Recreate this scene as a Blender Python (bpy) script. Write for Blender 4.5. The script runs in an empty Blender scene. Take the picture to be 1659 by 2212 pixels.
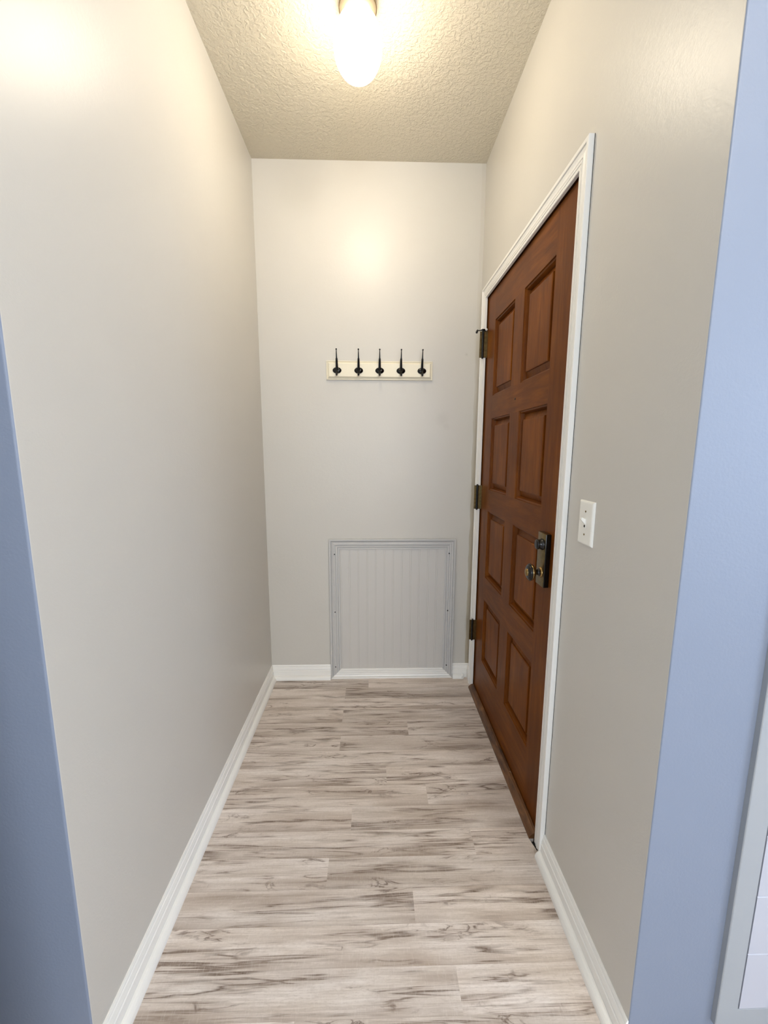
import bpy, bmesh, math, random
from mathutils import Vector, Matrix
random.seed(7)
scn = bpy.context.scene
C = scn.collection

# ------------------------------------------------------------------ dimensions (metres)
W, D, H = 1.137, 2.202, 2.689          # hall width, depth of end wall, ceiling height
YL, YR = 0.6905, 0.693                 # where the hall's side walls start
CAM = Vector((0.5836, 0.0, 1.3057))

# ------------------------------------------------------------------ camera
F_PX, YAW, PITCH, ROLL = 879.5, 0.0268, -0.1503, 0.0032
fw = Vector((math.sin(YAW)*math.cos(PITCH), math.cos(YAW)*math.cos(PITCH), math.sin(PITCH)))
rt = Vector((math.cos(YAW), -math.sin(YAW), 0)); up = rt.cross(fw)
r2 = rt*math.cos(ROLL) + up*math.sin(ROLL)
u2 = -rt*math.sin(ROLL) + up*math.cos(ROLL)
cd = bpy.data.cameras.new('camera'); cam = bpy.data.objects.new('camera', cd); C.objects.link(cam)
cd.sensor_fit = 'HORIZONTAL'; cd.sensor_width = 36.0; cd.lens = F_PX*36.0/1659.0
cd.clip_start = 0.01
m = Matrix(((r2.x, u2.x, -fw.x), (r2.y, u2.y, -fw.y), (r2.z, u2.z, -fw.z)))
cam.matrix_world = Matrix.Translation(CAM) @ m.to_4x4()
scn.camera = cam

# ------------------------------------------------------------------ light and exposure
scn.view_settings.view_transform = 'Standard'
scn.view_settings.look = 'None'
scn.view_settings.gamma = 1.0
scn.view_settings.use_curve_mapping = False
scn.view_settings.exposure = 0.10
scn.cycles.max_bounces = 10
scn.cycles.diffuse_bounces = 6
LAMP_POS = (0.5365, 1.50)
LAMP_EMIT, LAMP_COL = 62.0, (1.0, 0.86, 0.66)

world = bpy.data.worlds.new('world'); scn.world = world
world.use_nodes = True
bg = world.node_tree.nodes['Background']
bg.inputs[0].default_value = (0.45, 0.62, 1.0, 1); bg.inputs[1].default_value = 0.5

def area(name, loc, direction, sx, sy, power, col):
    l = bpy.data.lights.new(name, 'AREA'); l.shape = 'RECTANGLE'; l.size = sx; l.size_y = sy
    l.energy = power; l.color = col
    o = bpy.data.objects.new(name, l); C.objects.link(o)
    o.location = loc; o.rotation_euler = Vector(direction).to_track_quat('-Z', 'Y').to_euler()
    return o
# daylight from the window right of the camera; the back one is added hall fill
area('window_daylight', (2.97, -0.95, 1.45), (-1, 0, 0), 1.3, 1.3, 40, (0.60, 0.76, 1.0))
area('hall_fill_back', (0.85, -2.77, 1.6), (0, 1, 0), 1.6, 1.4, 54, (0.84, 0.92, 1.0))
FILL_EMIT, FILL_COL = 62.0, (1.0, 0.93, 0.84)      # added fill globe, unseen behind the camera

# ------------------------------------------------------------------ material helpers
def new_mat(name):
    mt = bpy.data.materials.new(name); mt.use_nodes = True
    nt = mt.node_tree; b = nt.nodes['Principled BSDF']
    return mt, nt, b
def N(nt, kind, **kw):
    n = nt.nodes.new(kind)
    for k, v in kw.items(): setattr(n, k, v)
    return n
def L(nt, a, b): nt.links.new(a, b)
def coords(nt, scale=(1, 1, 1), world_space=True):
    if world_space: g = N(nt, 'ShaderNodeNewGeometry').outputs['Position']
    else: g = N(nt, 'ShaderNodeTexCoord').outputs['Object']
    mp = N(nt, 'ShaderNodeMapping'); mp.inputs['Scale'].default_value = scale
    L(nt, g, mp.inputs['Vector']); return mp.outputs[0]
def noise(nt, vec, scale, detail=3, rough=.5, dist=0):
    n = N(nt, 'ShaderNodeTexNoise'); L(nt, vec, n.inputs['Vector'])
    n.inputs['Scale'].default_value = scale; n.inputs['Detail'].default_value = detail
    n.inputs['Roughness'].default_value = rough; n.inputs['Distortion'].default_value = dist
    return n.outputs[0]
def ramp(nt, fac, stops):
    r = N(nt, 'ShaderNodeValToRGB'); L(nt, fac, r.inputs[0])
    e = r.color_ramp.elements
    while len(e) < len(stops): e.new(.5)
    for i, (p, c) in enumerate(stops):
        e[i].position = p
        e[i].color = (c, c, c, 1) if isinstance(c, (int, float)) else (*c, 1)
    return r.outputs[0]
def mix(nt, fac, a, b, mode='MIX'):
    n = N(nt, 'ShaderNodeMix', data_type='RGBA', blend_type=mode)
    if isinstance(fac, (int, float)): n.inputs[0].default_value = fac
    else: L(nt, fac, n.inputs[0])
    for s, v in ((n.inputs[6], a), (n.inputs[7], b)):
        if isinstance(v, tuple): s.default_value = (*v, 1)
        else: L(nt, v, s)
    return n.outputs[2]
def math_(nt, op, a, b=None, c=None):
    n = N(nt, 'ShaderNodeMath', operation=op)
    for i, v in enumerate((a, b, c)):
        if v is None: continue
        if isinstance(v, (int, float)): n.inputs[i].default_value = v
        else: L(nt, v, n.inputs[i])
    return n.outputs[0]
def bump(nt, b, height, strength, dist, prev=None):
    n = N(nt, 'ShaderNodeBump'); n.inputs['Strength'].default_value = strength
    n.inputs['Distance'].default_value = dist
    L(nt, height, n.inputs['Height'])
    if prev is not None: L(nt, prev, n.inputs['Normal'])
    L(nt, n.outputs[0], b.inputs['Normal']); return n.outputs[0]

def paint(name, col, rough=.5, bs=.25, bd=.0006, bscale=260, var=.03, spec=.5, coat=0):
    mt, nt, b = new_mat(name)
    v = coords(nt)
    n = noise(nt, v, 5, 3)
    lo = tuple(c*(1-var) for c in col); hi = tuple(min(1, c*(1+var)) for c in col)
    c = mix(nt, n, lo, hi)
    L(nt, c, b.inputs['Base Color'])
    b.inputs['Roughness'].default_value = rough
    b.inputs['Specular IOR Level'].default_value = spec
    h = noise(nt, v, bscale, 2)
    bump(nt, b, h, bs, bd)
    return mt

# wall paint: eggshell greige with fine roller stipple
def wall_material(name, band=False):
    mt, nt, b = new_mat(name)
    v = coords(nt)
    c = mix(nt, noise(nt, v, 3, 3), (.575, .555, .515), (.605, .585, .545))
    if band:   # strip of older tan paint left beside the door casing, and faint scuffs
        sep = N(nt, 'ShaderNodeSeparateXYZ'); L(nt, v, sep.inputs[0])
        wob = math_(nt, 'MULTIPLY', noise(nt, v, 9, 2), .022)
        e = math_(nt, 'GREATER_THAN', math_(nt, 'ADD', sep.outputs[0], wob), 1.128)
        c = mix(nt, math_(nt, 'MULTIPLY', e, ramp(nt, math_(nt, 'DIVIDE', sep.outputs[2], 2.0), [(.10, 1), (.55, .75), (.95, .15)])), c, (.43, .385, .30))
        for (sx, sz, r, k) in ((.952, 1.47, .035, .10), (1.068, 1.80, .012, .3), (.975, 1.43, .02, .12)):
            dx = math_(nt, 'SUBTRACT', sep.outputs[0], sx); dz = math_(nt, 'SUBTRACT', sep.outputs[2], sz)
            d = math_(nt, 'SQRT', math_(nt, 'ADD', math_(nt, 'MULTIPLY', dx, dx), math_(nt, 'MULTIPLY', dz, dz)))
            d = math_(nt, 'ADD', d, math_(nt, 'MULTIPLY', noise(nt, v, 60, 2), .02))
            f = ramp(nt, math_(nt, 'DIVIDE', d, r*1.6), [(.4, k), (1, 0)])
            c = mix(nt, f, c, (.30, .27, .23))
    L(nt, c, b.inputs['Base Color'])
    b.inputs['Roughness'].default_value = .38
    b.inputs['Specular IOR Level'].default_value = .45
    h1 = noise(nt, v, 190, 3, .6); h2 = noise(nt, v, 60, 2)
    p = bump(nt, b, h1, .35, .0008)
    bump(nt, b, h2, .25, .0012, p)
    return mt
M = {}
M['wall'] = wall_material('wall_paint')
M['wall_end'] = wall_material('wall_paint_end', True)
M['daylit_wall'] = paint('wall_paint_daylight_tint', (.205, .238, .312), .5, .35, .0008, 190)  # blue daylight put into the colour of the wall faces towards the room
M['outer_wall'] = paint('outer_room_wall_paint', (.58, .60, .62), .5)

def ceiling_material():
    mt, nt, b = new_mat('ceiling_knockdown_texture')
    v = coords(nt)
    c = mix(nt, noise(nt, v, 4, 3), (.61, .565, .46), (.66, .61, .505))
    L(nt, c, b.inputs['Base Color']); b.inputs['Roughness'].default_value = .7
    a = ramp(nt, noise(nt, v, 75, 3, .55, .6), [(.40, 0), (.62, 1)])
    p = bump(nt, b, a, .6, .0028)
    bump(nt, b, noise(nt, v, 240, 2), .3, .001, p)
    return mt
M['ceiling'] = ceiling_material()
M['trim'] = paint('white_semi_gloss_trim', (.86, .85, .82), .32, .05, .0002, 90, .03)
M['panel_trim'] = paint('white_panel_trim', (.545, .54, .53), .35, .05, .0002, 120, .02)
M['bead'] = paint('greige_beadboard_paint', (.58, .565, .54), .4, .1, .0004, 120, .02)
M['cream'] = paint('cream_rack_paint', (.79, .73, .58), .35, .1, .0003, 120, .02)
M['switch'] = paint('white_switch_plastic', (.86, .85, .80), .25, .02, .0002, 60, .01)
M['shutter'] = paint('white_board_paint', (.46, .465, .52), .35, .1, .0003, 120, .02)
M['shutter_frame'] = paint('pale_blue_grey_frame_paint', (.33, .345, .365), .45, .2, .0005, 160, .02)
M['subfloor'] = paint('dark_subfloor', (.02, .016, .013), .9, .2, .001, 80)

def simple(name, col, rough, metal=0, spec=.5, var=0, vs=60):
    mt, nt, b = new_mat(name)
    if var:
        c = mix(nt, noise(nt, coords(nt), vs, 3), tuple(x*(1-var) for x in col), tuple(min(1, x*(1+var)) for x in col))
        L(nt, c, b.inputs['Base Color'])
    else: b.inputs['Base Color'].default_value = (*col, 1)
    b.inputs['Roughness'].default_value = rough; b.inputs['Metallic'].default_value = metal
    b.inputs['Specular IOR Level'].default_value = spec
    return mt
M['black'] = simple('black_enamel_metal', (.002, .002, .0025), .13, 0, .38, .2)
M['brass'] = simple('antique_brass', (.34, .225, .09), .18, 1, .5, .3, 50)
M['old_brass'] = simple('tarnished_brass', (.20, .145, .06), .32, 1, .5, .5, 90)
M['dark_metal'] = simple('dark_bronze', (.006, .005, .004), .16, 0, .45, .3)
M['screw'] = simple('black_screw', (.012, .011, .01), .5, .3, .5, .2)
M['rubber'] = simple('white_rubber', (.8, .8, .78), .5, 0, .4, .05)
M['porcelain'] = simple('cream_porcelain', (.42, .35, .24), .2, 0, .5, .05)
M['bronze_rim'] = simple('brown_rim', (.20, .13, .06), .4, .4, .5, .1)

def glow(name, col, strength, falloff=False):
    mt, nt, b = new_mat(name)
    b.inputs['Base Color'].default_value = (.9, .9, .88, 1)
    b.inputs['Roughness'].default_value = .3
    n = noise(nt, coords(nt), 6, 1)
    c = mix(nt, n, col, tuple(min(1, x*1.02) for x in col))
    L(nt, c, b.inputs['Emission Color'])
    if falloff:      # the bulb sits low in the glass: dimmer towards the neck
        sp = N(nt, 'ShaderNodeSeparateXYZ'); L(nt, coords(nt), sp.inputs[0])
        f = ramp(nt, math_(nt, 'DIVIDE', math_(nt, 'SUBTRACT', H, sp.outputs[2]), .22), [(.24, .10), (.72, 1)])
        L(nt, math_(nt, 'MULTIPLY', f, strength), b.inputs['Emission Strength'])
    else: b.inputs['Emission Strength'].default_value = strength
    return mt
M['glow'] = glow('lit_white_glass', LAMP_COL, LAMP_EMIT, True)
M['fill_glow'] = glow('lit_fill_glass', FILL_COL, FILL_EMIT)

def wood(name, along, tone=1.0):
    """stained door wood, grain running along axis 'y' or 'z'"""
    mt, nt, b = new_mat(name)
    sc = (9, 9, .9) if along == 'z' else (9, .9, 9)
    v = coords(nt, sc)
    g = noise(nt, v, 3.2, 6, .6, 1.1)
    fine = noise(nt, coords(nt, (60, 60, 3) if along == 'z' else (60, 3, 60)), 6, 3, .6)
    blot = noise(nt, coords(nt), 6, 3)
    c = ramp(nt, g, [(.28, (.105*tone, .028*tone, .004*tone)), (.5, (.17*tone, .050*tone, .006*tone)), (.74, (.235*tone, .078*tone, .010*tone))])
    c = mix(nt, ramp(nt, fine, [(.35, .25), (.6, 0)]), c, (.075*tone, .019*tone, .004*tone))
    c = mix(nt, ramp(nt, blot, [(.35, .5), (.65, 0)]), c, (.09*tone, .026*tone, .005*tone))
    L(nt, c, b.inputs['Base Color'])
    b.inputs['Roughness'].default_value = .33; b.inputs['Specular IOR Level'].default_value = .06
    bump(nt, b, fine, .12, .0004)
    return mt
M['door_v'] = wood('door_wood_vertical', 'z')
M['door_h'] = wood('door_wood_horizontal', 'y')
M['door_p'] = wood('door_wood_panel', 'z', 1.12)
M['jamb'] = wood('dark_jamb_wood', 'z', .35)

def threshold_mat():
    mt, nt, b = new_mat('worn_oak_threshold')
    v = coords(nt, (8, 1, 8))
    g = noise(nt, v, 6, 6, .6, 1)
    c = ramp(nt, g, [(.3, (.035, .014, .005)), (.5, (.16, .065, .020)), (.75, (.30, .14, .05))])
    w = noise(nt, coords(nt, (1, 1, 1)), 14, 4, .6)
    c = mix(nt, ramp(nt, w, [(.68, 0), (.72, .8)]), c, (.62, .50, .38))
    dk = noise(nt, coords(nt, (1, 1, 1)), 5, 3, .6)
    c = mix(nt, ramp(nt, dk, [(.4, .6), (.6, 0)]), c, (.03, .012, .006))
    L(nt, c, b.inputs['Base Color']); b.inputs['Roughness'].default_value = .35
    return mt
M['threshold'] = threshold_mat()

def floor_mat():
    mt, nt, b = new_mat('greige_plank_laminate')
    at = N(nt, 'ShaderNodeAttribute'); at.attribute_name = 'plank'
    pos = N(nt, 'ShaderNodeNewGeometry').outputs['Position']
    off = N(nt, 'ShaderNodeVectorMath', operation='MULTIPLY'); L(nt, at.outputs['Vector'], off.inputs[0])
    off.inputs[1].default_value = (31.0, 17.0, 23.0)
    ad = N(nt, 'ShaderNodeVectorMath', operation='ADD'); L(nt, pos, ad.inputs[0]); L(nt, off.outputs[0], ad.inputs[1])
    def mp(s):
        n = N(nt, 'ShaderNodeMapping'); n.inputs['Scale'].default_value = s
        L(nt, ad.outputs[0], n.inputs['Vector']); return n.outputs[0]
    # broad tone along the board
    sepp = N(nt, 'ShaderNodeSeparateXYZ'); L(nt, pos, sepp.inputs[0])
    rowf = math_(nt, 'FRACT', math_(nt, 'DIVIDE', math_(nt, 'SUBTRACT', 2.2822, sepp.outputs[1]), .0952))   # 0 at a board's far edge, 1 at its near edge
    broad = noise(nt, mp((1.3, 13, 1)), 1.5, 4, .55, .35)
    c = ramp(nt, broad, [(.26, (.40, .325, .27)), (.42, (.65, .575, .515)), (.55, (.75, .68, .63)), (.75, (.85, .795, .755))])
    # fine fibre
    fib = noise(nt, mp((3.5, 120, 1)), 2.2, 5, .65, .25)
    c = mix(nt, ramp(nt, fib, [(.34, .40), (.60, 0)]), c, (.36, .285, .235))
    c = mix(nt, ramp(nt, fib, [(.60, 0), (.78, .30)]), c, (.80, .745, .70))
    # long grain streaks, gated by broad masks
    for (m1, sc, dist, gm, glo, dark, wid) in (((.8, 13, 1), 1.5, .45, (1.1, 7, 1), .49, (.13, .085, .06), .026),
                                          ((1.2, 28, 1), 1.4, .5, (1.8, 9, 1), .52, (.17, .12, .09), .022),
                                          ((3.0, 11, 1), 2.0, 1.3, (2.2, 9, 1), .60, (.16, .11, .085), .026)):
        st = noise(nt, mp(m1), sc, 4, .55, dist)
        rid = math_(nt, 'ABSOLUTE', math_(nt, 'SUBTRACT', st, .5))
        gate = ramp(nt, noise(nt, mp(gm), 2.3, 2, .5), [(glo-.03, 0), (glo+.08, 1)])
        soft = math_(nt, 'MULTIPLY', ramp(nt, rid, [(0, .50), (.10, 0)]), gate)
        c = mix(nt, soft, c, (.40, .325, .275))
        line = math_(nt, 'MULTIPLY', ramp(nt, rid, [(0, .95), (wid*.5, .5), (wid, 0)]), gate)
        c = mix(nt, line, c, dark)
    # darker drift towards the near edge of some boards, and the fine joint
    eg = math_(nt, 'MULTIPLY', ramp(nt, rowf, [(.60, 0), (.97, .75)]), ramp(nt, noise(nt, mp((1.6, 2, 1)), 1.9, 2), [(.44, 0), (.60, 1)]))
    c = mix(nt, eg, c, (.38, .31, .26))
    c = mix(nt, ramp(nt, rowf, [(.972, 0), (.99, .35)]), c, (.36, .29, .245))
    # knots
    vo = N(nt, 'ShaderNodeTexVoronoi'); L(nt, mp((2.6, 6.5, 1)), vo.inputs['Vector'])
    vo.inputs['Scale'].default_value = 1.3
    dd = math_(nt, 'ADD', vo.outputs['Distance'], math_(nt, 'MULTIPLY', noise(nt, mp((8, 24, 1)), 3, 3), .10))
    kn = ramp(nt, dd, [(.075, .9), (.11, .45), (.20, 0)])
    sepc = N(nt, 'ShaderNodeSeparateColor'); L(nt, vo.outputs['Color'], sepc.inputs[0])
    kn = math_(nt, 'MULTIPLY', kn, math_(nt, 'GREATER_THAN', sepc.outputs[0], .42))
    c = mix(nt, kn, c, (.09, .062, .045))
    # cross-cut saw marks
    saw = noise(nt, mp((260, 55, 1)), 1.3, 3, .6, .2)
    c = mix(nt, ramp(nt, saw, [(.52, 0), (.80, .22)]), c, (.86, .81, .77))
    speck = noise(nt, mp((60, 240, 1)), 1.6, 3, .65)
    c = mix(nt, ramp(nt, speck, [(.30, .35), (.50, 0)]), c, (.42, .35, .30))
    # board to board tone
    sp = N(nt, 'ShaderNodeSeparateColor'); L(nt, at.outputs['Color'], sp.inputs[0])
    tone = math_(nt, 'ADD', math_(nt, 'MULTIPLY', sp.outputs[2], .18), .93)
    cmb = N(nt, 'ShaderNodeCombineColor')
    for i in range(3): L(nt, tone, cmb.inputs[i])
    c = mix(nt, 1.0, c, cmb.outputs[0], 'MULTIPLY')
    L(nt, c, b.inputs['Base Color'])
    b.inputs['Roughness'].default_value = .5; b.inputs['Specular IOR Level'].default_value = .35
    bump(nt, b, fib, .12, .0004)
    return mt
M['floor'] = floor_mat()

# ------------------------------------------------------------------ mesh helpers
def obj(name, bm, mat, parent=None, smooth=False, kind=None):
    bmesh.ops.recalc_face_normals(bm, faces=bm.faces)
    me = bpy.data.meshes.new(name); bm.to_mesh(me); bm.free()
    for mm in (mat if isinstance(mat, (list, tuple)) else [mat]): me.materials.append(mm)
    if smooth:
        for p in me.polygons: p.use_smooth = True
    o = bpy.data.objects.new(name, me); C.objects.link(o)
    if parent:
        o.parent = parent
        o.matrix_parent_inverse = Matrix.Translation(-parent.location)
    if kind: o['kind'] = kind
    return o
def smooth_angle(o, ang=35):
    me = o.data
    for p in me.polygons: p.use_smooth = True
    bm = bmesh.new(); bm.from_mesh(me)
    for e in bm.edges:
        if len(e.link_faces) == 2 and e.calc_face_angle(0) > math.radians(ang): e.smooth = False
    bm.to_mesh(me); bm.free()
    return o
def empty(name, loc, label=None, cat=None, kind=None, group=None):
    o = bpy.data.objects.new(name, None); C.objects.link(o); o.location = loc
    o.empty_display_size = .05
    if label: o['label'] = label
    if cat: o['category'] = cat
    if kind: o['kind'] = kind
    if group: o['group'] = group
    return o
def box(bm, a, b, bev=0, mi=0):
    x0, y0, z0 = a; x1, y1, z1 = b
    vs = [bm.verts.new(p) for p in ((x0,y0,z0),(x1,y0,z0),(x1,y1,z0),(x0,y1,z0),(x0,y0,z1),(x1,y0,z1),(x1,y1,z1),(x0,y1,z1))]
    fs = [bm.faces.new([vs[i] for i in f]) for f in ((0,3,2,1),(4,5,6,7),(0,1,5,4),(1,2,6,5),(2,3,7,6),(3,0,4,7))]
    for f in fs: f.material_index = mi
    if bev:
        es = list({e for f in fs for e in f.edges})
        bmesh.ops.bevel(bm, geom=es, offset=bev, segments=2, profile=.5, affect='EDGES')
    return fs
def prism(bm, pts, z0, z1):
    a = [bm.verts.new((x, y, z0)) for x, y in pts]; b = [bm.verts.new((x, y, z1)) for x, y in pts]
    n = len(pts)
    bm.faces.new(a[::-1]); bm.faces.new(b)
    for i in range(n): bm.faces.new((a[i], a[(i+1) % n], b[(i+1) % n], b[i]))
def rounded(pts, idx, r, seg=4):
    """replace corner idx of a polygon by an arc"""
    out = []
    n = len(pts)
    for i, p in enumerate(pts):
        if i not in idx: out.append(p); continue
        P = Vector(p); A = (Vector(pts[i-1])-P).normalized(); B = (Vector(pts[(i+1) % n])-P).normalized()
        p0 = P+A*r; p1 = P+B*r; c = P+(A+B)*r
        for k in range(seg+1):
            t = k/seg*math.pi/2
            q = c + (p0-c)*math.cos(t) + (p1-c)*math.sin(t)
            out.append((q.x, q.y))
    return out
def sweep(bm, path, profile, mp, closed=False, cap=True):
    """profile (d, t): d across to the right of the path (mitred), t out of the plane; mp maps (a, b, t) to xyz"""
    n = len(path); rings = []
    for i in range(n):
        P = Vector(path[i])
        if closed or 0 < i < n-1:
            d0 = (P-Vector(path[i-1])).normalized(); d1 = (Vector(path[(i+1) % n])-P).normalized()
        elif i == 0: d0 = d1 = (Vector(path[1])-P).normalized()
        else: d0 = d1 = (P-Vector(path[i-1])).normalized()
        n0 = Vector((d0.y, -d0.x)); n1 = Vector((d1.y, -d1.x))
        mv = (n0+n1); mv = mv/(1+n0.dot(n1))
        rings.append([bm.verts.new(mp(P.x+mv.x*d, P.y+mv.y*d, t)) for d, t in profile])
    k = len(profile)
    for i in range(n if closed else n-1):
        A = rings[i]; B = rings[(i+1) % n]
        for j in range(k-1): bm.faces.new((A[j], A[j+1], B[j+1], B[j]))
    if cap and not closed:
        bm.faces.new(rings[0]); bm.faces.new(rings[-1][::-1])
def lathe(bm, prof, origin, axis='z', seg=32, cap0=True, cap1=True, sx=1, sy=1):
    """prof: list of (r, h) along the axis"""
    O = Vector(origin)
    ax = {'z': ((1,0,0),(0,1,0),(0,0,1)), 'x': ((0,1,0),(0,0,1),(-1,0,0)), 'y': ((1,0,0),(0,0,1),(0,-1,0))}[axis]
    A, B, Cx = map(Vector, ax)
    rings = []
    for r, h in prof:
        rings.append([bm.verts.new(O + A*(r*sx*math.cos(2*math.pi*k/seg)) + B*(r*sy*math.sin(2*math.pi*k/seg)) + Cx*h) for k in range(seg)])
    for i in range(len(rings)-1):
        for k in range(seg):
            bm.faces.new((rings[i][k], rings[i][(k+1) % seg], rings[i+1][(k+1) % seg], rings[i+1][k]))
    if cap0: bm.faces.new(rings[0][::-1])
    if cap1: bm.faces.new(rings[-1])
def tube(bm, pts, radii, seg=14):
    rings = []
    ref = Vector((1, 0, 0))
    for i, p in enumerate(pts):
        p = Vector(p)
        d = (Vector(pts[min(i+1, len(pts)-1)])-Vector(pts[max(i-1, 0)])).normalized()
        if abs(d.dot(ref)) > .9: ref = Vector((0, 0, 1)) if abs(d.z) < .9 else Vector((0, 1, 0))
        a = d.cross(ref).normalized(); b = d.cross(a)
        rings.append([bm.verts.new(p + (a*math.cos(2*math.pi*k/seg)+b*math.sin(2*math.pi*k/seg))*radii[i]) for k in range(seg)])
    for i in range(len(rings)-1):
        for k in range(seg): bm.faces.new((rings[i][k], rings[i][(k+1) % seg], rings[i+1][(k+1) % seg], rings[i+1][k]))
    bm.faces.new(rings[0][::-1]); bm.faces.new(rings[-1])
def ball(bm, c, r, seg=14):
    bmesh.ops.create_uvsphere(bm, u_segments=seg, v_segments=seg//2+2, radius=r, matrix=Matrix.Translation(c))

# ------------------------------------------------------------------ setting: shell
XL, XR, YB = -1.6, 3.0, -2.8           # outer room
PITCH_F = 0.0952; Y0 = 2.187           # floor rows
bm = bmesh.new()
col = bm.loops.layers.float_color.new('plank')
joints = {1: [.432], 2: [], 3: [.432], 4: [.747], 5: [.434], 6: [], 7: [.636], 8: [.789], 9: [.505], 10: [.92],
          11: [.440], 12: [.701], 13: [], 14: [.794], 15: [.40]}
k = -1; y = Y0 + PITCH_F
plank_tone = {(1, 0): .75, (1, 1): .10, (3, 0): .70, (3, 1): .12, (5, 0): .60, (5, 1): .10, (7, 0): .7, (7, 1): 1.0, (8, 0): .8, (8, 1): .5, (11, 0): .6, (11, 1): .12, (12, 0): .5, (12, 1): .9, (13, 0): .85, (14, 0): .45, (14, 1): .85}
while y > YB:
    r = k; yt = y; yb = max(y-PITCH_F, YB)
    xs = [XL if yt < .72 else -.02]
    xe = XR if yt < .72 else W+.10
    js = list(joints.get(r-0, []))
    if r not in joints: js = [random.uniform(.1, 1.0)]
    if yt < .72: js = [j+dx for j in js for dx in (-1.2, 0, 1.2)]
    else: pass
    xs = sorted(xs + [j for j in js if xs[0]+.05 < j < xe-.05]) + [xe]
    for pi_, (a, b_) in enumerate(zip(xs[:-1], xs[1:])):
        xa, xb = a, b_
        pts = [(xa, yb), (xb, yb), (xb, yt), (xa, yt)]
        vs = [bm.verts.new((px, py, 0)) for px, py in pts]
        f = bm.faces.new(vs)
        rc = (random.random(), random.random(), plank_tone.get((k, pi_), random.random()), 1)
        for lp in f.loops: lp[col] = rc
    y = yb; k += 1
# the planks stop short of the doorway: cut back to the threshold with a narrow ragged gap beside the casing
res = bmesh.ops.bisect_plane(bm, geom=bm.verts[:]+bm.edges[:]+bm.faces[:], plane_co=(1.1285, 0, 0), plane_no=(1, 0, 0))
res = bmesh.ops.bisect_plane(bm, geom=bm.verts[:]+bm.edges[:]+bm.faces[:], plane_co=(0, 1.128, 0), plane_no=(0, 1, 0))
res = bmesh.ops.bisect_plane(bm, geom=bm.verts[:]+bm.edges[:]+bm.faces[:], plane_co=(0, 1.19, 0), plane_no=(0, 1, 0))
res = bmesh.ops.bisect_plane(bm, geom=bm.verts[:]+bm.edges[:]+bm.faces[:], plane_co=(1.113, 1.19, 0), plane_no=Vector((.062, .0155, 0)).normalized())
dele = []
for f in bm.faces:
    c = f.calc_center_median()
    if 1.128 < c.y < 1.19 and ((c.x-1.113)*.062 + (c.y-1.19)*.0155) > 0: dele.append(f)
    elif 1.19 < c.y < 2.10 and c.x > 1.1285: dele.append(f)
bmesh.ops.delete(bm, geom=dele, context='FACES')
ex = bmesh.ops.extrude_face_region(bm, geom=bm.faces[:])
bmesh.ops.translate(bm, verts=[v for v in ex['geom'] if isinstance(v, bmesh.types.BMVert)], vec=(0, 0, -.012))
floor = obj('floor', bm, M['floor'], kind='structure')
bm = bmesh.new(); box(bm, (XL-.1, YB-.1, -.06), (XR+.1, D+.2, -.013)); obj('floor', bm, M['subfloor'], kind='structure')

# ceiling over hall and room
bm = bmesh.new(); box(bm, (XL-.1, YB-.1, H), (XR+.1, D+.12, H+.1)); obj('ceiling', bm, M['ceiling'], kind='structure')

def daylit_side(bm):
    bm.normal_update()
    for f in bm.faces:
        c = f.calc_center_median()
        if c.y < .70 and abs(f.normal.y) > .3: f.material_index = 1
# left: hall side wall turning into the room wall that faces the camera
pts = rounded([(0, YL), (0, D+.12), (-.12, D+.12), (-.12, YL+.12), (XL, YL+.12), (XL, YL)], [0], .004)
bm = bmesh.new(); prism(bm, pts, -.012, H); daylit_side(bm); obj('wall_left', bm, [M['wall'], M['daylit_wall']], kind='structure')
bm = bmesh.new(); box(bm, (0, D, -.012), (W, D+.12, H)); obj('wall_back', bm, M['wall_end'], kind='structure')
# right: with doorway
OY0, OY1, OZ = 1.160, 2.106, 2.060
bm = bmesh.new()
prism(bm, rounded([(W, OY0), (W, YR), (XR, YR), (XR, YR+.12), (W+.13, YR+.12), (W+.13, OY0)], [1], .003), -.012, H)
prism(bm, [(W, OY1), (W+.13, OY1), (W+.13, D+.12), (W, D+.12)], -.012, H)
prism(bm, [(W, OY0), (W, OY1), (W+.13, OY1), (W+.13, OY0)], OZ, H)
daylit_side(bm)
obj('wall_right', bm, [M['wall'], M['daylit_wall']], kind='structure')
# outer room walls: side window, and an added fill window behind the camera
def wall_with_window(name, axis, pos, a0, a1, w0, w1, z0, z1, th):
    bm = bmesh.new()
    def bx(p0, p1, q0, q1):
        if axis == 'x': box(bm, (min(pos, pos+th), p0, q0), (max(pos, pos+th), p1, q1))
        else: box(bm, (p0, min(pos, pos+th), q0), (p1, max(pos, pos+th), q1))
    bx(a0, w0, -.012, H); bx(w1, a1, -.012, H); bx(w0, w1, -.012, z0); bx(w0, w1, z1, H)
    return obj(name, bm, M['outer_wall'], kind='structure')
wall_with_window('wall_room_right', 'x', XR, YB, YR, -1.6, -.3, .8, 2.1, .1)
wall_with_window('wall_room_back', 'y', YB, XL, XR, .05, 1.65, .9, 2.3, -.1)
bm = bmesh.new(); box(bm, (XL-.1, YB, -.012), (-.05, .42, H)); box(bm, (XL-.1, .42, -.012), (XL, YL+.12, H)); obj('wall_left_light_shield', bm, M['outer_wall'], kind='structure')  # large block is unseen, added to keep back light off the left wall face
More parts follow.
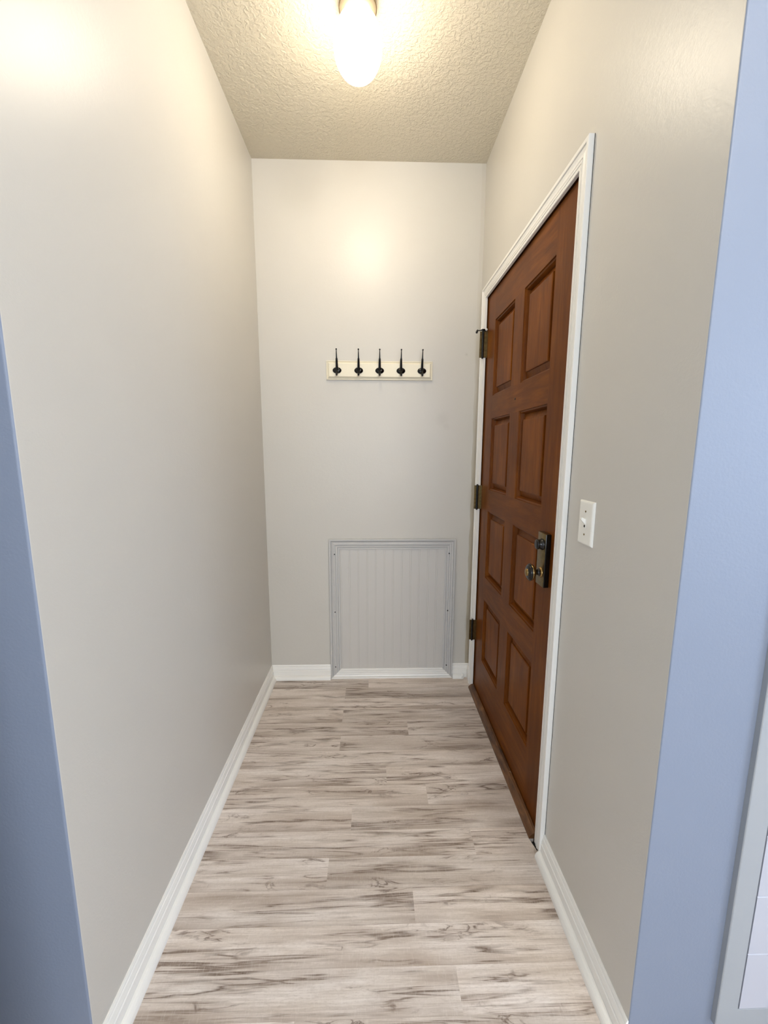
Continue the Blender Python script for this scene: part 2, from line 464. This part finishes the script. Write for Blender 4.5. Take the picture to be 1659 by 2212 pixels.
def window(name, axis, pos, w0, w1, z0, z1, t):
    bm = bmesh.new(); mid = (w0+w1)/2
    def bx(a0, a1, q0, q1):
        if axis == 'x': box(bm, (pos, a0, q0), (pos+t, a1, q1))
        else: box(bm, (a0, pos-t, q0), (a1, pos, q1))
    for a in ((w0, w0+.05, z0, z1), (w1-.05, w1, z0, z1), (w0+.05, w1-.05, z0, z0+.05), (w0+.05, w1-.05, z1-.05, z1), (mid-.02, mid+.02, z0+.05, z1-.05)): bx(*a)
    obj(name, bm, M['trim'], kind='structure')
window('window_1', 'x', XR+.03, -1.6, -.3, .8, 2.1, .04)
window('fill_window', 'y', YB-.03, .05, 1.65, .9, 2.3, .04)  # unseen window added for the fill light from behind

# ------------------------------------------------------------------ baseboards (with shoe moulding)
BH = .082
base_prof = [(0, 0), (.012, 0), (.0115, .048), (.0085, .050), (.0085, .053), (.0100, .056), (.0065, .068), (.0040, .070), (.0040, .073), (.0055, .076), (.003, BH), (0, BH)]
shoe_prof = [(.012, 0), (.030, 0)] + [(.012+.018*math.cos(t), .022*math.sin(t)) for t in [math.pi/2*k/6 for k in range(1, 6)]] + [(.012, .022)]
plan = lambda a, b, t: (a, b, t)
def baseboard(name, path, shoe_path=None):
    bm = bmesh.new(); sweep(bm, path, base_prof, plan)
    o = obj(name, bm, M['trim'], kind='structure')
    bm = bmesh.new(); sweep(bm, shoe_path or path, shoe_prof, plan)
    s = obj('shoe_moulding', bm, M['trim'], o)
    return o
PX0, PX1 = .340, 1.0405
baseboard('baseboard_left', [(XL, YL), (0, YL), (0, D), (PX0-.001, D)])
baseboard('baseboard_back', [(PX1+.001, D), (W, D), (W, 2.139)], [(PX1+.001, D), (1.105, D), (1.118, 2.185)])
baseboard('baseboard_right', [(W, 1.1285), (W, YR+.001)])

# ------------------------------------------------------------------ door casing, jamb, threshold
cas = [(0, 0), (0, .0095), (.0015, .0105), (.0085, .0105), (.0092, .0065), (.0108, .0065), (.0115, .0112), (.0165, .0120), (.0172, .0080), (.0188, .0080), (.0195, .0118),
       (.024, .0125), (.030, .0098), (.036, .0120), (.0382, .0130), (.0386, .0085), (.0404, .0085), (.0408, .0150), (.0420, .0158), (.0505, .0158), (.052, .0145), (.052, 0)]
IY0, IY1, IZ = 1.181, 2.084, 2.036
side = lambda a, b, t: (W-t, a, b)
bm = bmesh.new()
sweep(bm, [(IY1, 0), (IY1, IZ), (IY0, IZ), (IY0, 0)], cas, side)   # a = y, b = z
casing = obj('trim_1', bm, M['trim'], kind='structure')
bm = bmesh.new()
box(bm, (W-.0010, IY0-.0529, BH), (W, IY0-.0520, IZ+.052))  # dark strip stands in for the shadow in the seam along the casing
obj('seam_shadow_strip', bm, M['subfloor'], casing)
bm = bmesh.new()
box(bm, (W, OY1-.02, -.012), (W+.12, OY1, OZ)); box(bm, (W, OY0, -.012), (W+.12, OY0+.01, OZ)); box(bm, (W, OY0+.01, OZ-.02), (W+.12, OY1-.02, OZ))
obj('trim_2', bm, M['jamb'], kind='structure')
bm = bmesh.new()
th = [(0, 0), (0, .0), (-.0265, 0), (-.0265, .004), (-.023, .010), (-.016, .017), (-.008, .0215), (.0, .023), (.004, .019), (.02, .019), (.02, 0)]
th = th[1:]
a = [bm.verts.new((W+.0015+x, 1.190, z-.008)) for x, z in th]; b_ = [bm.verts.new((W+.0015+x, 2.0845, z-.008)) for x, z in th]
for v in a[1:7]: v.co.y += .0
bm.faces.new(a); bm.faces.new(b_[::-1])
for i in range(len(a)-1): bm.faces.new((a[i], b_[i], b_[i+1], a[i+1]))
bm.faces.new((a[-1], b_[-1], b_[0], a[0]))
bmesh.ops.translate(bm, verts=bm.verts, vec=(0, 0, .0085))
obj('trim_3', bm, M['threshold'], kind='structure')

# ------------------------------------------------------------------ the door
DX = W+.006; DT = .042
DY0, DY1, DZ0, DZ1 = OY0+.012, 2.0835, .016, 2.034
cols_ = [(1.331, 1.592), (1.695, 1.956)]
rows_ = [(1.561, 1.898), (1.119, 1.456), (.678, 1.013), (.232, .561)]
door = empty('door_1', (DX, DY1, 0), kind='structure')
bm = bmesh.new()
ys = [DY0] + [v for c in cols_ for v in c] + [DY1]; ys = sorted(ys)
zs = sorted([DZ0, DZ1] + [v for r in rows_ for v in r])
stile_lo, stile_hi = cols_[0][0], cols_[1][1]
def quad(p, mi=0):
    f = bm.faces.new([bm.verts.new(q) for q in p]); f.material_index = mi
for i in range(len(ys)-1):
    for j in range(len(zs)-1):
        y0, y1, z0, z1 = ys[i], ys[i+1], zs[j], zs[j+1]
        if any(abs(y0-c[0]) < 1e-6 for c in cols_) and any(abs(z0-r[0]) < 1e-6 for r in rows_): continue
        vert = (i == 0 or i == len(ys)-2) or (i == 2 and any(abs(z0-r[0]) < 1e-6 for r in rows_))
        quad([(DX, y0, z0), (DX, y0, z1), (DX, y1, z1), (DX, y1, z0)], 0 if vert else 1)
# stuck moulding around every opening
for c in cols_:
    for r in rows_:
        loops = []
        for ins, dep in ((0, 0), (.0012, .0045), (.0065, .006), (.0095, .015), (.012, .023)):
            loops.append([(DX+dep, c[0]+ins, r[0]+ins), (DX+dep, c[1]-ins, r[0]+ins), (DX+dep, c[1]-ins, r[1]-ins), (DX+dep, c[0]+ins, r[1]-ins)])
        for A, B in zip(loops[:-1], loops[1:]):
            for k in range(4):
                quad([A[k], A[(k+1) % 4], B[(k+1) % 4], B[k]], 0 if k in (1, 3) else 1)
# edges and back
quad([(DX, DY0, DZ0), (DX+DT, DY0, DZ0), (DX+DT, DY0, DZ1), (DX, DY0, DZ1)]); quad([(DX, DY1, DZ0), (DX+DT, DY1, DZ0), (DX+DT, DY1, DZ1), (DX, DY1, DZ1)])
quad([(DX, DY0, DZ1), (DX+DT, DY0, DZ1), (DX+DT, DY1, DZ1), (DX, DY1, DZ1)], 1); quad([(DX, DY0, DZ0), (DX+DT, DY0, DZ0), (DX+DT, DY1, DZ0), (DX, DY1, DZ0)], 1)
quad([(DX+DT, DY0, DZ0), (DX+DT, DY1, DZ0), (DX+DT, DY1, DZ1), (DX+DT, DY0, DZ1)])
bmesh.ops.remove_doubles(bm, verts=bm.verts, dist=1e-5)
obj('door_slab', bm, [M['door_v'], M['door_h']], door)
for c in cols_:
    for r in rows_:
        bm = bmesh.new()
        loops = []
        for ins, dep in ((.0122, .034), (.0122, .0205), (.033, .0125), (.0335, .0080), (.0355, .0065), (.0405, .0060)):
            loops.append([bm.verts.new(p) for p in ((DX+dep, c[0]+ins, r[0]+ins), (DX+dep, c[1]-ins, r[0]+ins), (DX+dep, c[1]-ins, r[1]-ins), (DX+dep, c[0]+ins, r[1]-ins))])
        for A, B in zip(loops[:-1], loops[1:]):
            for k in range(4): bm.faces.new([A[k], A[(k+1) % 4], B[(k+1) % 4], B[k]])
        bm.faces.new(loops[-1]); bm.faces.new(loops[0])
        obj('raised_panel', bm, M['door_p'], door)
# peephole
bm = bmesh.new(); lathe(bm, [(.0045, -.004), (.0045, .001), (.003, .002)], (DX, 1.638, 1.508), 'x', 16)
obj('peephole', bm, M['dark_metal'], door, True)
# lock plate, deadbolt turn and knob
KY, KZ = 1.262, .917
bm = bmesh.new(); box(bm, (DX-.018, 1.236, .872), (DX, 1.297, 1.046), .0022)
bm.normal_update()
for f in bm.faces:
    if f.normal.x > -.8 and f.normal.z < .5: f.material_index = 1  # dark sides and underside: shade on the plate put into its colour
plate = smooth_angle(obj('lock_plate', bm, [M['old_brass'], M['dark_metal']], door))
bm = bmesh.new(); lathe(bm, [(.019, 0), (.019, .003), (.016, .006), (.015, .013), (.0165, .0145), (.0165, .018), (.014, .0205), (.006, .0215)], (DX-.018, KY-.002, 1.010), 'x', 32)
smooth_angle(obj('deadbolt_turn', bm, M['dark_metal'], door), 50)
bm = bmesh.new()
lathe(bm, [(.0175, 0), (.0175, .002), (.014, .0045), (.0095, .007), (.0085, .014), (.011, .018), (.022, .0225), (.0265, .0285), (.0270, .0315), (.0250, .0335), (.0262, .0365), (.0245, .0405), (.0185, .0435), (.0125, .0440), (.0115, .0465), (.0095, .0485), (.004, .0495)], (DX-.018, KY, KZ), 'x', 40)
for f in bm.faces:
    c = f.calc_center_median(); rr = math.hypot(c.y-KY, c.z-KZ); hh = DX-.018-c.x
    if (hh > .0365 and rr > .0122) or (.0045 < hh < .018 and rr < .013): f.material_index = 1
knob = smooth_angle(obj('door_knob', bm, [M['brass'], M['dark_metal']], door), 60)
bm = bmesh.new(); lathe(bm, [(.0265, 0), (.0280, .001), (.0280, .003), (.0265, .004)], (DX-.018-.0325, KY, KZ), 'x', 40)
obj('rim', bm, M['dark_metal'], knob, True)
# hinges
for hz0, hz1, stop in ((1.757, 1.882, True), (1.006, 1.130, False), (.285, .400, False)):
    hb = bmesh.new()
    lathe(hb, [(.0035, -.004), (.005, -.001), (.0062, 0)] + [(.0062, hz1-hz0)] + [(.005, hz1-hz0+.001), (.0035, hz1-hz0+.005)], (W-.0165, 2.081, hz0), 'z', 18)
    hinge = smooth_angle(obj('hinge', hb, M['dark_metal'], door))
    lb = bmesh.new()
    box(lb, (W-.0315, 2.0815, hz0+.001), (W-.021, 2.0845, hz1-.001), .0006)
    l1 = obj('hinge_leaf', lb, M['old_brass'], hinge)
    lb = bmesh.new()
    box(lb, (W-.012, 2.079, hz0+.001), (DX+.0005, 2.0825, hz1-.001), .0006)
    l2 = obj('hinge_leaf', lb, M['old_brass'], hinge)
    if stop:
        sb = bmesh.new()
        zt = hz1+.006
        box(sb, (W-.026, 2.074, hz1+.001), (W-.008, 2.088, hz1+.009), .002)
        tube(sb, [(W-.024, 2.080, hz1+.004), (W-.038, 2.078, hz1+.001), (W-.047, 2.076, hz1+.001)], [.0028, .0022, .0024], 10)
        tube(sb, [(W-.045, 2.076, hz1+.003), (W-.049, 2.074, hz1-.004), (W-.051, 2.073, hz1-.012)], [.004, .0055, .0045], 12)
        tube(sb, [(W-.012, 2.078, hz1+.003), (W-.004, 2.074, hz1-.003)], [.0024, .0022], 8)
        s = obj('hinge_pin_stop', sb, M['black'], hinge, True)
        tb = bmesh.new(); tube(tb, [(W-.006, 2.072, hz1+.001), (W+.000, 2.070, hz1+.007)], [.005, .0045], 12)
        t_ = obj('rubber_tip', tb, M['rubber'], hinge, True)

# ------------------------------------------------------------------ ceiling light
LX, LY = LAMP_POS
lamp = empty('ceiling_light', (LX, LY, H), 'lit white glass globe light in a cream holder on the textured ceiling', 'ceiling light')
bm = bmesh.new(); lathe(bm, [(.056, 0), (.058, -.004), (.058, -.018), (.053, -.026), (.044, -.031)], (LX, LY, H), 'z', 48)
smooth_angle(obj('lamp_holder', bm, M['porcelain'], lamp), 50)
bm = bmesh.new(); lathe(bm, [(.0583, -.014), (.0600, -.0145), (.0600, -.017), (.0583, -.0175)], (LX, LY, H), 'z', 48, False, False)
obj('holder_rim', bm, M['bronze_rim'], lamp, True)
bm = bmesh.new()
prof = []
zc = 2.568; zt, zb = 2.657, 2.478
for k in range(0, 25):
    t = k/24
    ang = math.pi*(.5 - .27) if False else None
for k in range(25):
    a_ = math.radians(58 - k*(148/24))
    r = .0765*math.cos(a_); z = zc + (.105*math.sin(a_) if a_ > 0 else .090*math.sin(a_))
    prof.append((max(r, .0008), z))
prof = [(prof[0][0], zt+.003)] + prof
lathe(bm, prof, (LX, LY, 0), 'z', 48)
obj('glass_globe', bm, M['glow'], lamp, True)

# globe added as fill light behind the camera, out of view
fill_lamp = empty('fill_globe_light', (1.45, -.65, H), 'white globe added as fill light behind the camera, out of view', 'ceiling light')
bm = bmesh.new(); lathe(bm, [(.075, 0), (.08, -.01), (.07, -.03)], (1.45, -.65, H), 'z', 40)
obj('lamp_holder', bm, M['porcelain'], fill_lamp, True)
bm = bmesh.new()
lathe(bm, [(.06, -.03)] + [(.15*math.cos(math.radians(66-k*7.8)), -.155+.14*math.sin(math.radians(66-k*7.8))) for k in range(20)] + [(.002, -.2949)], (1.45, -.65, H), 'z', 40)
obj('glass_globe', bm, M['fill_glow'], fill_lamp, True)

# ------------------------------------------------------------------ coat rack on the end wall
rack = empty('coat_rack', (.617, D, 1.713), 'cream wooden coat rack with five black hooks on the end wall', 'coat rack')
bm = bmesh.new()
RX0, RX1, RZ0, RZ1 = .3424, .8920, 1.6665, 1.7605
loops = []
for ins, dep in ((0, 0), (0, .009), (.0010, .0105), (.0045, .0105), (.0050, .0070), (.0066, .0070), (.0070, .0110), (.0125, .0140), (.0128, .0175), (.0150, .0195)):
    loops.append([bm.verts.new(p) for p in ((RX0+ins, D-dep, RZ0+ins), (RX1-ins, D-dep, RZ0+ins), (RX1-ins, D-dep, RZ1-ins), (RX0+ins, D-dep, RZ1-ins))])
for A, B in zip(loops[:-1], loops[1:]):
    for k in range(4): bm.faces.new([A[k], A[(k+1) % 4], B[(k+1) % 4], B[k]])
bm.faces.new(loops[-1]); bm.faces.new(loops[0])
obj('back_board', bm, M['cream'], rack)
YF = D-.0195
def hook_mesh():
    bm = bmesh.new()
    # oval mounting plate, domed
    lathe(bm, [(.0225, 0), (.0225, .0015), (.019, .0040), (.011, .0065), (.004, .0072)], (0, 0, 0), 'y', 32, True, True, 1.0, .70)
    # upper prong
    tube(bm, [(0, -.004, -.004), (0, -.0095, .010), (0, -.0135, .028), (0, -.0205, .052), (0, -.0215, .0545), (0, -.0225, .057), (0, -.029, .078), (0, -.033, .094)],
         [.0062, .0068, .0060, .0054, .0054, .0036, .0026, .0020])
    ball(bm, (0, -.034, .0965), .0042)
    # lower prong
    tube(bm, [(0, -.004, .001), (0, -.010, -.008), (0, -.016, -.018), (0, -.021, -.0245), (0, -.027, -.0265), (0, -.031, -.024)], [.0060, .0068, .0062, .0054, .0050, .0048])
    ball(bm, (0, -.0315, -.0235), .0054)
    return bm
me = None
for i, hx in enumerate((.3985, .5095, .6173, .7268, .8352)):
    if me is None:
        o = obj('hook', hook_mesh(), M['black'], None, True); smooth_angle(o, 45); me = o.data
    else:
        o = o.copy(); C.objects.link(o)
    o.parent = rack; o.matrix_parent_inverse = Matrix.Identity(4)
    o.location = (hx-.617, YF-D, 1.711-1.713)

# ------------------------------------------------------------------ access panel low on the end wall
acc = empty('access_panel', ((PX0+PX1)/2, D, 0), 'greige beadboard access panel with white bottom rail low on the end wall', 'access panel')
end = lambda a, b, t: (a, D-t, b)
bm = bmesh.new()
pp = [(0, 0), (0, .009), (.0015, .0105), (.009, .0105), (.010, .0065), (.012, .0065), (.013, .0120), (.021, .0130), (.022, .0085), (.024, .0085), (.025, .0125), (.031, .0140), (.038, .0110), (.043, .0135),
      (.0455, .0150), (.0460, .0100), (.0482, .0100), (.0487, .0170), (.050, .0180), (.0575, .0180), (.0585, .0170), (.0585, 0)]
PIX0, PIX1, PIZ0, PIZ1 = PX0+.0585, PX1-.0585, .0585, .8235-.0585
sweep(bm, [(PIX1, PIZ0), (PIX1, PIZ1), (PIX0, PIZ1), (PIX0, PIZ0)], pp, end, closed=True)
bm.faces.ensure_lookup_table()
nf = len(pp)-1
for f in bm.faces[3*nf:4*nf]: f.material_index = 1       # the bottom rail is freshly painted white
obj('frame', bm, [M['panel_trim'], M['trim']], acc)
bm = bmesh.new()
n = 12; wd = (PIX1-PIX0)/n
prof = []
for i in range(n):
    x0 = PIX0+i*wd
    prof += [(x0, .006), (x0+.0012, .0053), (x0+.0030, .0053), (x0+.0042, .0058), (x0+.0060, .0062), (x0+.0078, .0058), (x0+.0088, .0053), (x0+.0098, .0053), (x0+.0110, .006)]
prof += [(PIX1, .006)]
A = [bm.verts.new((x, D-t, PIZ0)) for x, t in prof]; B = [bm.verts.new((x, D-t, PIZ1)) for x, t in prof]
for i in range(len(prof)-1): bm.faces.new((A[i], A[i+1], B[i+1], B[i]))
obj('beadboard', bm, M['bead'], acc)
for sx, sz in ((.3696, .738), (.3685, .404), (.367, .073), (1.005, .741), (1.005, .408), (1.0065, .076)):
    bm = bmesh.new(); lathe(bm, [(.0036, .010), (.0036, .0132), (.0026, .0145), (.0008, .0147)], (sx, D, sz), 'y', 14)
    obj('screw', bm, M['screw'], acc, True)

# ------------------------------------------------------------------ light switch
sw = empty('light_switch', (W, 1.0227, 1.1216), 'white toggle light switch on the right wall beside the door', 'light switch')
bm = bmesh.new()
loops = []
sy, sz = 1.0227, 1.1216
for ins, dep in ((0, 0), (0, .002), (.0015, .0042), (.004, .0058), (.006, .0062)):
    loops.append([bm.verts.new(p) for p in ((W-dep, sy-.035+ins, sz-.0575+ins), (W-dep, sy+.035-ins, sz-.0575+ins), (W-dep, sy+.035-ins, sz+.0575-ins), (W-dep, sy-.035+ins, sz+.0575-ins))])
for A, B in zip(loops[:-1], loops[1:]):
    for k in range(4): bm.faces.new([A[k], A[(k+1) % 4], B[(k+1) % 4], B[k]])
bm.faces.new(loops[-1]); bm.faces.new(loops[0])
obj('cover_plate', bm, M['switch'], sw)
bm = bmesh.new()
box(bm, (W-.0070, sy-.0055, sz-.0125), (W-.0060, sy+.0055, sz+.0125), .0003)
obj('toggle_collar', bm, M['switch'], sw)
bm = bmesh.new()
vs0 = [bm.verts.new(p) for p in ((W-.0065, sy-.0042, sz-.004), (W-.0065, sy+.0042, sz-.004), (W-.0065, sy+.0042, sz+.0105), (W-.0065, sy-.0042, sz+.0105))]
vs1 = [bm.verts.new(p) for p in ((W-.0185, sy-.0034, sz+.0095), (W-.0185, sy+.0034, sz+.0095), (W-.0170, sy+.0034, sz+.0155), (W-.0170, sy-.0034, sz+.0155))]
bm.faces.new(vs0[::-1]); bm.faces.new(vs1)
for k in range(4): bm.faces.new((vs0[k], vs0[(k+1) % 4], vs1[(k+1) % 4], vs1[k]))
bmesh.ops.bevel(bm, geom=bm.edges[:], offset=.0006, segments=2, affect='EDGES')
obj('toggle', bm, M['switch'], sw)
bm = bmesh.new(); box(bm, (W-.0073, sy-.0032, sz-.011), (W-.0069, sy+.0032, sz-.005)); obj('toggle_slot', bm, M['screw'], sw)
for dz in (-.030, .030):
    bm = bmesh.new(); lathe(bm, [(.0026, .0055), (.0026, .0070), (.0012, .0074)], (W, sy, sz+dz), 'x', 14)
    obj('screw', bm, M['old_brass'], sw, True)

# ------------------------------------------------------------------ slatted panel on the room wall right of the hall
SX = 1.3175
pan = empty('board_panel', (SX, YR, .0825), 'white panel of wide horizontal boards in a pale frame right of the hall corner', 'wall panel')
bm = bmesh.new()
fr = [(0, 0), (0, .0105), (.0012, .0118), (.003, .0122), (.0435, .0122), (.0440, .0115), (.0440, .001)]
front = lambda a, b, t: (a, YR-t, b)
SZ1 = 2.05; SX1 = SX+.78
sweep(bm, [(SX, .0825), (SX, SZ1), (SX1, SZ1), (SX1, .0825)], fr, front, closed=True)
obj('frame', bm, M['shutter_frame'], pan)
bm = bmesh.new(); box(bm, (SX+.0440, YR-.003, .0825+.0440), (SX1-.0440, YR-.0005, SZ1-.0440)); obj('backing', bm, M['subfloor'], pan)
bz0 = .1268
k = 0
while bz0 + k*.1415 < SZ1-.06:
    z0 = bz0 + k*.1415; z1 = min(z0+.1413, SZ1-.046)
    bm = bmesh.new()
    x0, x1 = SX+.0472, SX1-.0472
    pr = [(-.0032, z0), (-.0112, z0+.0002), (-.0118, z0+.0012), (-.0118, z1-.0016), (-.0105, z1), (-.0032, z1)]
    A = [bm.verts.new((x0, YR+t, zz)) for t, zz in pr]; B = [bm.verts.new((x1, YR+t, zz)) for t, zz in pr]
    bm.faces.new(A); bm.faces.new(B[::-1])
    n_ = len(pr)
    for i in range(n_): bm.faces.new((A[i], A[(i+1) % n_], B[(i+1) % n_], B[i]))
    obj('board', bm, M['shutter'], pan); k += 1
